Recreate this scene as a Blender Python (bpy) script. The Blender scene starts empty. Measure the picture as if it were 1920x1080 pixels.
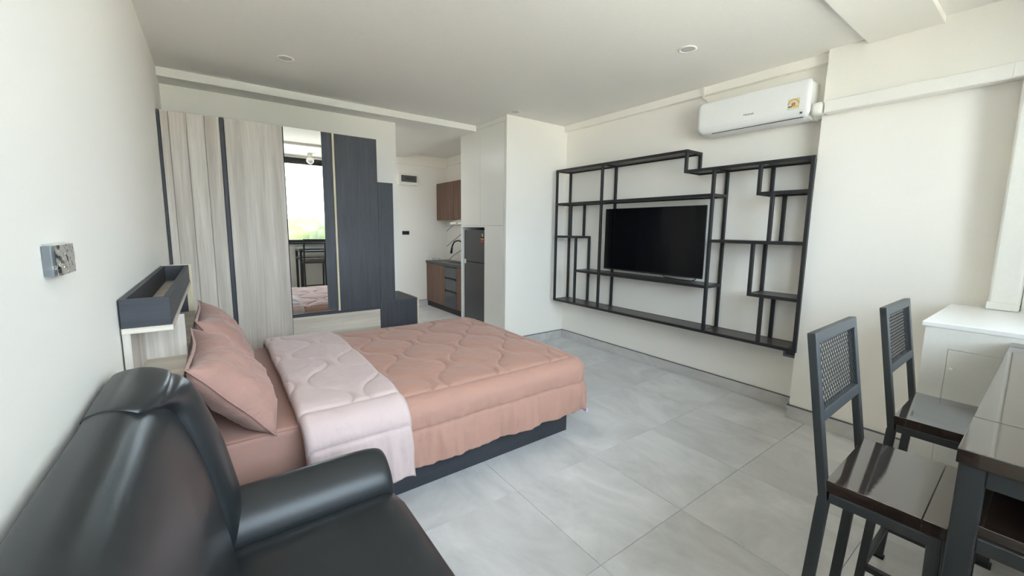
import bpy, bmesh, math, random
from mathutils import Vector, Matrix, noise
random.seed(7)
S = bpy.context.scene
COL = S.collection
PI = math.pi

# ------------------------------------------------------------------ camera, sky, light, exposure
cd = bpy.data.cameras.new('camera')
cam = bpy.data.objects.new('camera', cd)
COL.objects.link(cam)
yaw, pitch, roll = 0.6348, -0.1262, 0.0122
fw = Vector((math.sin(yaw) * math.cos(pitch), math.cos(yaw) * math.cos(pitch), math.sin(pitch)))
rt = Vector((math.cos(yaw), -math.sin(yaw), 0))
up = rt.cross(fw)
r2 = math.cos(roll) * rt + math.sin(roll) * up
u2 = -math.sin(roll) * rt + math.cos(roll) * up
m = Matrix((r2, u2, -fw)).transposed().to_4x4()
m.translation = Vector((0, 0, 1.4082))
cam.matrix_world = m
cd.sensor_width = 36
cd.lens = 757.8354 / 1920 * 36
cd.shift_y = (525.68 - 540) / 1920
cd.clip_start = 0.02
cd.clip_end = 2000
S.camera = cam

w = bpy.data.worlds.new('sky')
S.world = w
w.use_nodes = True
nt = w.node_tree
nt.nodes.clear()
o_ = nt.nodes.new('ShaderNodeOutputWorld')
b_ = nt.nodes.new('ShaderNodeBackground')
b_.inputs['Color'].default_value = (0.74, 0.872, 1.0, 1)
b_.inputs['Strength'].default_value = 4.0
nt.links.new(b_.outputs[0], o_.inputs[0])

sl = bpy.data.lights.new('sun', 'SUN')
sl.energy = 17
sl.angle = 0.01
sl.color = (1.0, 0.97, 0.92)
so = bpy.data.objects.new('sun', sl)
COL.objects.link(so)
so.rotation_euler = (math.radians(-34), 0, math.radians(18))   # high behind the building: lights the land outside, not the room

S.view_settings.view_transform = 'Standard'
S.view_settings.look = 'None'
S.view_settings.gamma = 1
S.view_settings.use_curve_mapping = False
S.view_settings.exposure = 1.69
S.cycles.max_bounces = 14
S.cycles.diffuse_bounces = 10
S.cycles.glossy_bounces = 6
S.cycles.transparent_max_bounces = 12

# room measures (metres; the camera stands at x = 0, y = 0)
XH, XT, YP, XP, XO = -0.289, 3.6376, 3.8152, 2.7142, 1.7695
YB, YW, ZC, ZB = 4.4722, 4.7058, 2.6728, 2.604
YWIN = -0.55
YK = 6.85
XK = 3.53

pl = bpy.data.lights.new('window_portal', 'AREA')
pl.shape = 'RECTANGLE'
pl.size, pl.size_y = 3.2, 1.65
pl.cycles.is_portal = True
po = bpy.data.objects.new('window_portal', pl)
COL.objects.link(po)
po.location = (1.35, YWIN - 0.13, 1.84)
po.rotation_euler = (PI / 2, 0, 0)


# ------------------------------------------------------------------ helpers
def lin(r, g, b):
    f = lambda c: (c / 255 / 12.92) if c <= 10 else ((c / 255 + 0.055) / 1.055) ** 2.4
    return (f(r), f(g), f(b), 1)


def new_mat(name):
    mt = bpy.data.materials.new(name)
    mt.use_nodes = True
    n = mt.node_tree
    return mt, n, n.nodes['Principled BSDF']


def plain(name, col, rough=0.5, metal=0.0, spec=0.5, bump=0, bscale=60, coat=0):
    mt, n, p = new_mat(name)
    p.inputs['Base Color'].default_value = col
    p.inputs['Roughness'].default_value = rough
    p.inputs['Metallic'].default_value = metal
    p.inputs['Specular IOR Level'].default_value = spec
    if coat:
        p.inputs['Coat Weight'].default_value = coat
        p.inputs['Coat Roughness'].default_value = 0.06
    tc = n.nodes.new('ShaderNodeTexCoord')
    nz = n.nodes.new('ShaderNodeTexNoise')
    nz.inputs['Scale'].default_value = bscale
    nz.inputs['Detail'].default_value = 4
    n.links.new(tc.outputs['Object'], nz.inputs['Vector'])
    mx = n.nodes.new('ShaderNodeMix')
    mx.data_type = 'RGBA'
    mx.inputs[6].default_value = tuple(c * 0.97 for c in col[:3]) + (1,)
    mx.inputs[7].default_value = tuple(min(1, c * 1.03) for c in col[:3]) + (1,)
    n.links.new(nz.outputs['Fac'], mx.inputs[0])
    n.links.new(mx.outputs[2], p.inputs['Base Color'])
    if bump:
        bp = n.nodes.new('ShaderNodeBump')
        bp.inputs['Strength'].default_value = bump
        bp.inputs['Distance'].default_value = 0.002
        n.links.new(nz.outputs['Fac'], bp.inputs['Height'])
        n.links.new(bp.outputs[0], p.inputs['Normal'])
    return mt


def wood(name, c1, c2, axis='z', scale=1.0, rough=0.45, bump=0.15, fine=1.0, coat=0, contrast=(0.3, 0.7), streak=22):
    """long-grained wood: noise stretched along one axis plus a fine fibre layer"""
    mt, n, p = new_mat(name)
    p.inputs['Roughness'].default_value = rough
    if coat:
        p.inputs['Coat Weight'].default_value = coat
        p.inputs['Coat Roughness'].default_value = 0.05
        p.inputs['Coat IOR'].default_value = 2.1
        p.inputs['Specular IOR Level'].default_value = 0.12
    tc = n.nodes.new('ShaderNodeTexCoord')
    oi = n.nodes.new('ShaderNodeObjectInfo')
    ad = n.nodes.new('ShaderNodeVectorMath')
    ad.operation = 'ADD'
    n.links.new(tc.outputs['Object'], ad.inputs[0])
    sc = n.nodes.new('ShaderNodeVectorMath')
    sc.operation = 'SCALE'
    sc.inputs[0].default_value = (7.3, 5.1, 3.7)
    n.links.new(oi.outputs['Random'], sc.inputs['Scale'])
    n.links.new(sc.outputs[0], ad.inputs[1])
    mp = n.nodes.new('ShaderNodeMapping')
    s = [streak * scale] * 3
    s['xyz'.index(axis)] = 1.1 * scale
    mp.inputs['Scale'].default_value = s
    n.links.new(ad.outputs[0], mp.inputs['Vector'])
    nz = n.nodes.new('ShaderNodeTexNoise')
    nz.inputs['Scale'].default_value = 1
    nz.inputs['Detail'].default_value = 6
    nz.inputs['Roughness'].default_value = 0.62
    nz.inputs['Distortion'].default_value = 0.6
    n.links.new(mp.outputs[0], nz.inputs['Vector'])
    mp2 = n.nodes.new('ShaderNodeMapping')
    s2 = [190 * scale] * 3
    s2['xyz'.index(axis)] = 5 * scale
    mp2.inputs['Scale'].default_value = s2
    n.links.new(ad.outputs[0], mp2.inputs['Vector'])
    nf = n.nodes.new('ShaderNodeTexNoise')
    nf.inputs['Scale'].default_value = 1
    nf.inputs['Detail'].default_value = 3
    n.links.new(mp2.outputs[0], nf.inputs['Vector'])
    av = n.nodes.new('ShaderNodeMath')
    av.operation = 'MULTIPLY_ADD'
    av.inputs[1].default_value = 0.35 * fine
    n.links.new(nf.outputs['Fac'], av.inputs[0])
    m2 = n.nodes.new('ShaderNodeMath')
    m2.operation = 'MULTIPLY'
    m2.inputs[1].default_value = 1 - 0.35 * fine
    n.links.new(nz.outputs['Fac'], m2.inputs[0])
    n.links.new(m2.outputs[0], av.inputs[2])
    cr = n.nodes.new('ShaderNodeValToRGB')
    cr.color_ramp.elements[0].position = contrast[0]
    cr.color_ramp.elements[0].color = c1
    cr.color_ramp.elements[1].position = contrast[1]
    cr.color_ramp.elements[1].color = c2
    n.links.new(av.outputs[0], cr.inputs[0])
    n.links.new(cr.outputs[0], p.inputs['Base Color'])
    bp = n.nodes.new('ShaderNodeBump')
    bp.inputs['Strength'].default_value = bump
    bp.inputs['Distance'].default_value = 0.003
    n.links.new(av.outputs[0], bp.inputs['Height'])
    n.links.new(bp.outputs[0], p.inputs['Normal'])
    if coat:
        bc = n.nodes.new('ShaderNodeBump')
        bc.inputs['Strength'].default_value = 0.05
        bc.inputs['Distance'].default_value = 0.004
        n.links.new(nz.outputs['Fac'], bc.inputs['Height'])
        n.links.new(bc.outputs[0], p.inputs['Coat Normal'])
    return mt


def stone(name, c1, c2, c3, scale=2.2, rough=0.42):
    mt, n, p = new_mat(name)
    p.inputs['Roughness'].default_value = rough
    tc = n.nodes.new('ShaderNodeTexCoord')
    oi = n.nodes.new('ShaderNodeObjectInfo')
    sc = n.nodes.new('ShaderNodeVectorMath')
    sc.operation = 'SCALE'
    sc.inputs[0].default_value = (17.3, 23.1, 11)
    n.links.new(oi.outputs['Random'], sc.inputs['Scale'])
    ad = n.nodes.new('ShaderNodeVectorMath')
    ad.operation = 'ADD'
    n.links.new(tc.outputs['Object'], ad.inputs[0])
    n.links.new(sc.outputs[0], ad.inputs[1])
    mp = n.nodes.new('ShaderNodeMapping')
    mp.inputs['Scale'].default_value = (1.0, 0.55, 1.0)
    mp.inputs['Rotation'].default_value = (0, 0, 0.6)
    n.links.new(ad.outputs[0], mp.inputs['Vector'])
    a = n.nodes.new('ShaderNodeTexNoise')
    a.inputs['Scale'].default_value = scale
    a.inputs['Detail'].default_value = 9
    a.inputs['Roughness'].default_value = 0.66
    a.inputs['Distortion'].default_value = 1.4
    n.links.new(mp.outputs[0], a.inputs['Vector'])
    cr = n.nodes.new('ShaderNodeValToRGB')
    e = cr.color_ramp.elements
    e[0].position, e[0].color = 0.32, c1
    e[1].position, e[1].color = 0.70, c3
    k = e.new(0.52)
    k.color = c2
    n.links.new(a.outputs['Fac'], cr.inputs[0])
    n.links.new(cr.outputs[0], p.inputs['Base Color'])
    rr = n.nodes.new('ShaderNodeMapRange')
    rr.inputs[3].default_value = rough - 0.06
    rr.inputs[4].default_value = rough + 0.1
    n.links.new(a.outputs['Fac'], rr.inputs[0])
    n.links.new(rr.outputs[0], p.inputs['Roughness'])
    return mt


def fabric(name, col, wr=0.35):
    mt, n, p = new_mat(name)
    p.inputs['Roughness'].default_value = 0.75
    p.inputs['Specular IOR Level'].default_value = 0.25
    p.inputs['Sheen Weight'].default_value = 0.25
    p.inputs['Sheen Roughness'].default_value = 0.4
    p.inputs['Base Color'].default_value = col
    tc = n.nodes.new('ShaderNodeTexCoord')
    a = n.nodes.new('ShaderNodeTexNoise')
    a.inputs['Scale'].default_value = 9
    a.inputs['Detail'].default_value = 5
    a.inputs['Distortion'].default_value = 1.0
    n.links.new(tc.outputs['Object'], a.inputs['Vector'])
    f = n.nodes.new('ShaderNodeTexNoise')
    f.inputs['Scale'].default_value = 700
    n.links.new(tc.outputs['Object'], f.inputs['Vector'])
    b1 = n.nodes.new('ShaderNodeBump')
    b1.inputs['Strength'].default_value = wr
    b1.inputs['Distance'].default_value = 0.02
    n.links.new(a.outputs['Fac'], b1.inputs['Height'])
    b2 = n.nodes.new('ShaderNodeBump')
    b2.inputs['Strength'].default_value = 0.08
    b2.inputs['Distance'].default_value = 0.001
    n.links.new(f.outputs['Fac'], b2.inputs['Height'])
    n.links.new(b1.outputs[0], b2.inputs['Normal'])
    n.links.new(b2.outputs[0], p.inputs['Normal'])
    return mt


M = {}
M['paint'] = plain('wall_paint', lin(245, 242, 235), 0.7, bump=0.05, bscale=180)
M['ceiling'] = plain('ceiling_paint', lin(240, 238, 233), 0.8)
M['tile'] = stone('floor_tile_stone', lin(192, 192, 193), lin(210, 210, 211), lin(224, 224, 224), rough=0.40)
M['skirt'] = stone('skirting_tile_stone', lin(184, 183, 181), lin(199, 198, 196), lin(212, 211, 208), 3, 0.4)
M['grout'] = plain('grout', lin(196, 196, 195), 0.9)
M['darktrim'] = plain('dark_edge_trim', lin(95, 97, 100), 0.5)
M['whiteplastic'] = plain('white_plastic', lin(238, 237, 230), 0.35)
M['acwhite'] = plain('appliance_white', lin(236, 237, 236), 0.28)
M['acgrey'] = plain('appliance_slot_grey', lin(60, 62, 64), 0.5)
M['laminate'] = plain('white_laminate', lin(232, 232, 226), 0.35)
M['laminategloss'] = plain('white_gloss_top', lin(240, 241, 240), 0.22)
M['blackmetal'] = plain('black_powder_metal', lin(33, 33, 35), 0.45, bump=0.05, bscale=220)
M['chairmetal'] = plain('charcoal_painted_metal', lin(54, 56, 57), 0.42, bump=0.03, bscale=200)
M['navy'] = wood('charcoal_navy_woodgrain', lin(44, 46, 52), lin(72, 74, 81), 'z', 1.3, 0.5, 0.25, 1.2)
M['navyx'] = wood('charcoal_navy_woodgrain_flat', lin(44, 46, 52), lin(62, 64, 70), 'x', 1.3, 0.5, 0.25, 1.2)
M['navyy'] = wood('charcoal_navy_woodgrain_long', lin(50, 52, 58), lin(74, 76, 83), 'y', 1.3, 0.5, 0.25, 1.2)
M['oak'] = wood('bleached_oak', lin(166, 156, 145), lin(216, 209, 199), 'z', 0.5, 0.5, 0.15, 0.7, contrast=(0.30, 0.66))
M['oakx'] = wood('bleached_oak_flat', lin(170, 158, 143), lin(216, 208, 194), 'x', 0.5, 0.5, 0.15, 0.7, contrast=(0.30, 0.66))
M['oakedge'] = wood('oak_edge_band', lin(198, 184, 152), lin(222, 212, 184), 'z', 1.2, 0.5, 0.1, 0.7)
M['walnut'] = wood('walnut_laminate', lin(78, 57, 46), lin(128, 98, 80), 'z', 1.0, 0.5, 0.1, 0.8, streak=30)
M['varnish'] = wood('dark_varnished_wood', lin(26, 19, 16), lin(62, 46, 38), 'y', 1.2, 0.6, 0.03, 0.6, coat=1.0)
M['shelfwood'] = wood('dark_brown_shelf_board', lin(48, 42, 40), lin(80, 72, 68), 'y', 1.2, 0.35, 0.1, 1.0)
M['leather'] = plain('black_leather', lin(40, 43, 45), 0.34, bump=0.10, bscale=420)
M['rose'] = fabric('dusty_rose_cloth', lin(180, 140, 126), 0.25)
M['rosesheet'] = fabric('rose_sheet_cloth', lin(174, 136, 124), 0.12)
M['rosepillow'] = fabric('rose_pillow_cloth', lin(178, 140, 129), 0.6)
M['palepink'] = fabric('pale_pink_cloth', lin(206, 186, 184), 0.3)
M['mirror'] = plain('mirror_silver', (0.93, 0.95, 0.94, 1), 0.0, 1.0)
M['chrome'] = plain('chrome', (0.8, 0.8, 0.8, 1), 0.12, 1.0)
M['screen'] = plain('television_screen', (0.004, 0.004, 0.005, 1), 0.1, spec=0.3)
M['tvplastic'] = plain('black_plastic', lin(20, 20, 21), 0.4)
M['fridge'] = plain('dark_glass_steel', lin(66, 67, 70), 0.22, 0.1)
M['fridgegrey'] = plain('fridge_grey_edge', lin(150, 152, 154), 0.35, 0.6)
M['drawer'] = plain('gloss_graphite', lin(66, 70, 76), 0.12)
M['worktop'] = stone('dark_worktop', lin(40, 40, 42), lin(56, 56, 58), lin(78, 78, 80), 20, 0.3)
M['steel'] = plain('brushed_steel', lin(170, 172, 174), 0.28, 1.0)
M['black'] = plain('matte_black', lin(18, 18, 19), 0.45)
M['frameblack'] = plain('window_aluminium_black', lin(30, 31, 34), 0.4)
M['switchgrey'] = plain('switch_grey_plastic', lin(112, 114, 118), 0.35)
M['outletdark'] = plain('outlet_dark_plastic', lin(56, 57, 58), 0.4)
M['dimwindow'] = plain('smoked_flap', lin(92, 94, 92), 0.2)
M['orange'] = plain('label_orange', lin(222, 160, 70), 0.5)
M['yellow'] = plain('label_yellow', lin(228, 190, 96), 0.5)
M['red'] = plain('label_red', lin(206, 70, 70), 0.5)
M['labelgreen'] = plain('label_pale_green', lin(212, 218, 186), 0.5)
M['labelblue'] = plain('label_slate', lin(88, 92, 110), 0.5)
M['labelwhite'] = plain('label_white', lin(240, 240, 238), 0.5)
M['logogrey'] = plain('logo_grey', lin(86, 88, 90), 0.4)
M['tagviolet'] = plain('tag_pale_violet', lin(206, 200, 240), 0.6)
M['frosted'] = plain('opal_globe', lin(240, 240, 235), 0.25)
M['lens'] = plain('downlight_diffuser', lin(205, 206, 204), 0.5)
M['ring'] = plain('downlight_ring', lin(236, 236, 230), 0.4)
M['leaf'] = plain('tree_leaves', lin(50, 58, 14), 0.7, bump=0.5, bscale=3)
M['leafdark'] = plain('tree_leaves_dark', lin(40, 50, 14), 0.7, bump=0.5, bscale=3)
M['bark'] = plain('bark', lin(92, 78, 60), 0.9)
M['field'] = plain('pale_bounce_ground', lin(172, 168, 158), 0.9, bscale=0.2)  # pale neutral ground tone, set to bounce light up onto the ceiling
M['tower'] = plain('pale_tower_concrete', lin(208, 210, 212), 0.8)
M['towerglass'] = plain('tower_window_glass', lin(120, 130, 140), 0.3)

# marble backsplash: white with thin grey diagonal veins
mt, n, p = new_mat('veined_marble')
p.inputs['Roughness'].default_value = 0.25
tc = n.nodes.new('ShaderNodeTexCoord')
wv = n.nodes.new('ShaderNodeTexWave')
wv.bands_direction = 'Z'
wv.inputs['Scale'].default_value = 1.25
wv.inputs['Distortion'].default_value = 1.2
wv.inputs['Detail'].default_value = 2
wv.inputs['Detail Scale'].default_value = 0.8
mpv = n.nodes.new('ShaderNodeMapping')
mpv.inputs['Rotation'].default_value = (0.42, 0, 0)
n.links.new(tc.outputs['Object'], mpv.inputs['Vector'])
n.links.new(mpv.outputs[0], wv.inputs['Vector'])
cr = n.nodes.new('ShaderNodeValToRGB')
cr.color_ramp.elements[0].position = 0.0
cr.color_ramp.elements[0].color = lin(140, 142, 142)
cr.color_ramp.elements[1].position = 0.03
cr.color_ramp.elements[1].color = lin(222, 222, 218)
n.links.new(wv.outputs['Fac'], cr.inputs[0])
n.links.new(cr.outputs[0], p.inputs['Base Color'])
M['marble'] = mt

# thin clear film / window glass: mostly transparent with a fresnel reflection
def clear(name, tint, refl):
    mt, n, p = new_mat(name)
    n.nodes.remove(p)
    tr = n.nodes.new('ShaderNodeBsdfTransparent')
    tr.inputs[0].default_value = tint
    gl = n.nodes.new('ShaderNodeBsdfGlossy')
    gl.inputs['Roughness'].default_value = 0.03
    fr = n.nodes.new('ShaderNodeFresnel')
    fr.inputs[0].default_value = refl
    mx = n.nodes.new('ShaderNodeMixShader')
    n.links.new(fr.outputs[0], mx.inputs[0])
    n.links.new(tr.outputs[0], mx.inputs[1])
    n.links.new(gl.outputs[0], mx.inputs[2])
    n.links.new(mx.outputs[0], n.nodes['Material Output'].inputs[0])
    return mt
M['glass'] = clear('window_glass', (0.97, 0.98, 0.975, 1), 1.3)
M['film'] = clear('clear_wrinkled_film', (0.92, 0.94, 0.95, 1), 1.5)


def where(o):
    """world position of an object from its chain of parents (nothing here is rotated while it is being built)"""
    p = Vector((0, 0, 0))
    while o:
        p += o.location
        o = o.parent
    return p


class MB:
    def __init__(s):
        s.bm = bmesh.new()

    def box(s, x0, x1, y0, y1, z0, z1):
        v = [s.bm.verts.new((x, y, z)) for x in (x0, x1) for y in (y0, y1) for z in (z0, z1)]
        for f in ((0, 1, 3, 2), (4, 6, 7, 5), (0, 4, 5, 1), (2, 3, 7, 6), (0, 2, 6, 4), (1, 5, 7, 3)):
            s.bm.faces.new([v[i] for i in f])
        return s

    def bar(s, a, b, w=0.025, h=None, upv=None):
        """square bar from a to b"""
        a, b = Vector(a), Vector(b)
        h = h or w
        d = (b - a).normalized()
        u = Vector(upv) if upv else (Vector((0, 0, 1)) if abs(d.z) < 0.9 else Vector((0, 1, 0)))
        sx = d.cross(u).normalized()
        u = sx.cross(d).normalized()
        ring = [(-1, -1), (1, -1), (1, 1), (-1, 1)]
        v0 = [s.bm.verts.new(a + sx * (w / 2 * i) + u * (h / 2 * j)) for i, j in ring]
        v1 = [s.bm.verts.new(b + sx * (w / 2 * i) + u * (h / 2 * j)) for i, j in ring]
        s.bm.faces.new(v0[::-1])
        s.bm.faces.new(v1)
        for k in range(4):
            s.bm.faces.new((v0[k], v0[(k + 1) % 4], v1[(k + 1) % 4], v1[k]))
        return s

    def prism(s, poly, axis, a, b):
        """extrude a 2-D polygon along an axis; poly in the two remaining axes (in xyz order)"""
        def P(q, t):
            l = list(q)
            l.insert('xyz'.index(axis), t)
            return l
        v0 = [s.bm.verts.new(P(q, a)) for q in poly]
        v1 = [s.bm.verts.new(P(q, b)) for q in poly]
        k = len(poly)
        s.bm.faces.new(v0)
        s.bm.faces.new(v1[::-1])
        for i in range(k):
            s.bm.faces.new((v0[i], v1[i], v1[(i + 1) % k], v0[(i + 1) % k]))
        return s

    def cyl(s, c, r, a, b, axis='z', n=24, r2=None):
        r2 = r if r2 is None else r2
        k = 'xyz'.index(axis)
        def P(t, rad, h):
            l = [c[0] + rad * math.cos(t), c[1] + rad * math.sin(t)]
            l.insert(k, h)
            return l
        v0 = [s.bm.verts.new(P(2 * PI * i / n, r, a)) for i in range(n)]
        v1 = [s.bm.verts.new(P(2 * PI * i / n, r2, b)) for i in range(n)]
        s.bm.faces.new(v0)
        s.bm.faces.new(v1[::-1])
        for i in range(n):
            s.bm.faces.new((v0[i], v1[i], v1[(i + 1) % n], v0[(i + 1) % n]))
        return s

    def tube(s, pts, r, n=8, closed=False):
        pts = [Vector(p) for p in pts]
        rings = []
        for i, p in enumerate(pts):
            d = (pts[min(i + 1, len(pts) - 1)] - pts[max(i - 1, 0)]).normalized()
            u = Vector((0, 0, 1)) if abs(d.z) < 0.9 else Vector((1, 0, 0))
            sx = d.cross(u).normalized()
            uu = sx.cross(d)
            rr = r[i] if isinstance(r, (list, tuple)) else r
            rings.append([s.bm.verts.new(p + sx * rr * math.cos(2 * PI * k / n) + uu * rr * math.sin(2 * PI * k / n)) for k in range(n)])
        for a, b in zip(rings, rings[1:]):
            for k in range(n):
                s.bm.faces.new((a[k], a[(k + 1) % n], b[(k + 1) % n], b[k]))
        s.bm.faces.new(rings[0][::-1])
        s.bm.faces.new(rings[-1])
        return s

    def grid(s, nu, nv, fn):
        vs = [[s.bm.verts.new(fn(i / nu, j / nv)) for j in range(nv + 1)] for i in range(nu + 1)]
        for i in range(nu):
            for j in range(nv):
                s.bm.faces.new((vs[i][j], vs[i + 1][j], vs[i + 1][j + 1], vs[i][j + 1]))
        return s

    def build(s, name, mat, parent=None, bevel=0, seg=2, smooth=False, subsurf=0, loc=None, angle=None):
        bmesh.ops.recalc_face_normals(s.bm, faces=s.bm.faces)
        if bevel:
            bmesh.ops.bevel(s.bm, geom=list(s.bm.edges), offset=bevel, segments=seg, affect='EDGES', profile=0.6, clamp_overlap=True)
        me = bpy.data.meshes.new(name)
        s.bm.to_mesh(me)
        s.bm.free()
        for mm in (mat if isinstance(mat, list) else [mat]):
            me.materials.append(M[mm] if isinstance(mm, str) else mm)
        o = bpy.data.objects.new(name, me)
        COL.objects.link(o)
        if parent:
            o.parent = parent
            if loc is None:
                base = where(parent)
                for v in me.vertices:
                    v.co -= base
        if loc is not None:
            o.location = loc
        if smooth:
            for f in me.polygons:
                f.use_smooth = True
            if angle:
                try:
                    me.set_sharp_from_angle(angle=math.radians(angle))
                except Exception:
                    pass
        if subsurf:
            md = o.modifiers.new('subdivision', 'SUBSURF')
            md.levels = md.render_levels = subsurf
        return o


def thing(name, label, cat, loc=(0, 0, 0), group=None):
    o = bpy.data.objects.new(name, None)
    o.empty_display_size = 0.1
    COL.objects.link(o)
    o.location = loc
    return tag(o, label, cat, group)


def tag(o, label, cat, group=None, kind=None):
    o['label'] = label
    o['category'] = cat
    if group:
        o['group'] = group
    if kind:
        o['kind'] = kind
    return o


def struct(o):
    o['kind'] = 'structure'
    return o


def plabel(o, t):
    o['label'] = t
    return o


def text(s, name, mat, parent, loc, rot, size, extr=0.0006, align='CENTER'):
    c = bpy.data.curves.new(name, 'FONT')
    c.body = s
    c.size = size
    c.extrude = extr
    c.align_x = align
    c.align_y = 'CENTER'
    c.materials.append(M[mat])
    tmp = bpy.data.objects.new(name + '_tmp', c)
    COL.objects.link(tmp)
    dg = bpy.context.evaluated_depsgraph_get()
    me = bpy.data.meshes.new_from_object(tmp.evaluated_get(dg))
    bpy.data.objects.remove(tmp)
    o = bpy.data.objects.new(name, me)
    COL.objects.link(o)
    if not me.materials:
        me.materials.append(M[mat])
    o.rotation_euler = rot
    o.location = Vector(loc) - where(parent)
    o.parent = parent
    return o


# ------------------------------------------------------------------ room shell
# floor: a slab of grout with every tile its own prism
floor = struct(MB().box(-0.5, 3.9, -0.8, 7.2, -0.12, -0.004).build('floor', 'grout'))
TR = -0.0074
ct, st = math.cos(TR), math.sin(TR)


def clip(poly, k, lim, sign):
    out = []
    for i in range(len(poly)):
        a, b = poly[i], poly[(i + 1) % len(poly)]
        ia, ib = sign * (a[k] - lim) <= 0, sign * (b[k] - lim) <= 0
        if ia:
            out.append(a)
        if ia != ib:
            t = (lim - a[k]) / (b[k] - a[k])
            out.append((a[0] + t * (b[0] - a[0]), a[1] + t * (b[1] - a[1])))
    return out


G = 0.0013
shared = None
for i in range(-4, 6):
    for j in range(-10, 5):
        u0, v0 = i * 0.6, -j * 0.6
        q = [(u0 + G, v0 - 0.6 + G), (u0 + 0.6 - G, v0 - 0.6 + G), (u0 + 0.6 - G, v0 - G), (u0 + G, v0 - G)]
        wq = [(1.2374 + a * ct - b * st, 1.6132 + a * st + b * ct) for a, b in q]
        cq = wq
        for k, lim, sg in ((0, XH - 0.004, -1), (0, XT + 0.004, 1), (1, YWIN, -1), (1, YK + 0.004, 1)):
            cq = clip(cq, k, lim, sg)
            if len(cq) < 3:
                break
        if len(cq) < 3:
            continue
        xs = [a for a, b in cq]
        ys = [b for a, b in cq]
        if (max(xs) - min(xs)) < 0.02 or (max(ys) - min(ys)) < 0.02:
            continue
        if min(ys) > YW + 0.11 and max(xs) < 1.1:
            continue
        full = len(cq) == 4 and abs(xs[1] - xs[0] - (0.6 - 2 * G) * ct) < 1e-4 and cq == wq
        c0 = Vector((1.2374 + (u0 + .3) * ct - (v0 - .3) * st, 1.6132 + (u0 + .3) * st + (v0 - .3) * ct, 0))
        if full and shared:
            o = bpy.data.objects.new('tile', shared)
            COL.objects.link(o)
        else:
            mb = MB().prism([(a - c0.x, b - c0.y) for a, b in cq], 'z', -0.008, 0.0)
            o = mb.build('tile', 'tile', bevel=0.0006, seg=1)
            if full:
                shared = o.data
        o.location = c0
        o.parent = floor

struct(MB().box(XH - 0.15, XH, -0.7, 4.85, -0.1, 2.9).build('wall_left', 'paint'))
struct(MB().box(XT, XT + 0.2, 1.0, 4.95, -0.1, 2.9).build('wall_right', 'paint'))
struct(MB().box(XH - 0.1, XO, YW, YW + 0.1, -0.1, ZC + 0.05).build('wall_back', 'paint'))
struct(MB().box(XP, XT + 0.1, YP, YP + 0.018, 0, ZC + 0.02).build('wall_partition', 'paint'))
# pier beside the window: its face leans back a touch toward the ceiling, as measured
cm = MB()
cv = [(3.462, 1.0), (3.55, 1.0)]
b0 = [cm.bm.verts.new(p) for p in ((3.462, 1.112, -0.05), (3.462, 0.10, -0.05), (3.9, 0.10, -0.05), (3.9, 1.112, -0.05))]
b1 = [cm.bm.verts.new(p) for p in ((3.54, 1.112, 2.8), (3.54, 0.10, 2.8), (3.9, 0.10, 2.8), (3.9, 1.112, 2.8))]
cm.bm.faces.new(b0)
cm.bm.faces.new(b1)
for k in range(4):
    cm.bm.faces.new((b0[k], b0[(k + 1) % 4], b1[(k + 1) % 4], b1[k]))
struct(cm.build('wall_pier', 'paint'))
struct(MB().box(3.462, 3.9, -0.7, 0.10, -0.05, 2.8).build('wall_return', 'paint'))
struct(MB().box(XH - 0.15, XT + 0.2, -0.7, YB + 0.02, ZC, ZC + 0.12).build('ceiling', 'ceiling'))
struct(MB().box(XH, XP, YB, YK + 0.1, ZB, ZC + 0.1).build('ceiling_kitchen', 'ceiling'))
struct(MB().box(XP, XT + 0.2, YP + 0.005, YK + 0.1, ZC, ZC + 0.12).build('ceiling_back', 'ceiling'))
struct(MB().box(XT - 0.05, XT + 0.02, 1.05, YP, ZB, ZC + 0.01).build('trim_1', 'paint', bevel=0.003))
struct(MB().box(XH, 3.6, 0.553, 0.897, 2.638, ZC + 0.01).build('ceiling_beam', 'paint'))
# kitchen shell
struct(MB().box(0.95, XK + 0.2, YK, YK + 0.12, -0.1, 2.75).build('wall_kitchen', 'paint'))
struct(MB().box(XK, XK + 0.15, 4.87, YK + 0.05, -0.1, 2.75).build('wall_side', 'paint'))
struct(MB().box(0.85, 0.95, YW + 0.05, YK + 0.1, -0.1, 2.75).build('wall_corridor', 'paint'))
struct(MB().box(0.96, XK, YK - 0.03, YK, 2.49, ZB).build('trim_2', 'paint', bevel=0.004))
struct(MB().box(XK - 0.03, XK, 4.9, YK - 0.03, 2.53, ZB).build('trim_3', 'paint', bevel=0.004))
struct(MB().box(XK - 0.012, XK, 4.9, YK, 0.80, 1.52).build('wall_backsplash', 'marble'))


def skirting(name, x0, x1, y0, y1, face):
    o = struct(MB().box(x0, x1, y0, y1, 0, 0.1).build(name, 'skirt', bevel=0.001, seg=1))
    e = 0.0015
    struct(MB().box(x0 - (e if face == 'x' else 0), x1, y0 - (e if face == 'y' else 0), y1, 0.1, 0.106).build('edge_strip', 'darktrim', o))
    # joints between the skirting tiles, cut as slim recessed seams
    return o


skirting('baseboard_right', XT - 0.012, XT, 1.10, YP, 'x')
skirting('baseboard_partition', XP + 0.02, XT - 0.012, YP - 0.012, YP, 'y')
skirting('baseboard_pier', 3.45, 3.466, 0.36, 1.124, 'x')
skirting('baseboard_return', 3.467, XT - 0.013, 1.112, 1.124, 'n')
skirting('baseboard_kitchen', 0.96, 3.1, YK - 0.012, YK, 'y')
skirting('baseboard_left', XH, XH + 0.012, 3.6, 4.1, 'n')

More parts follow.
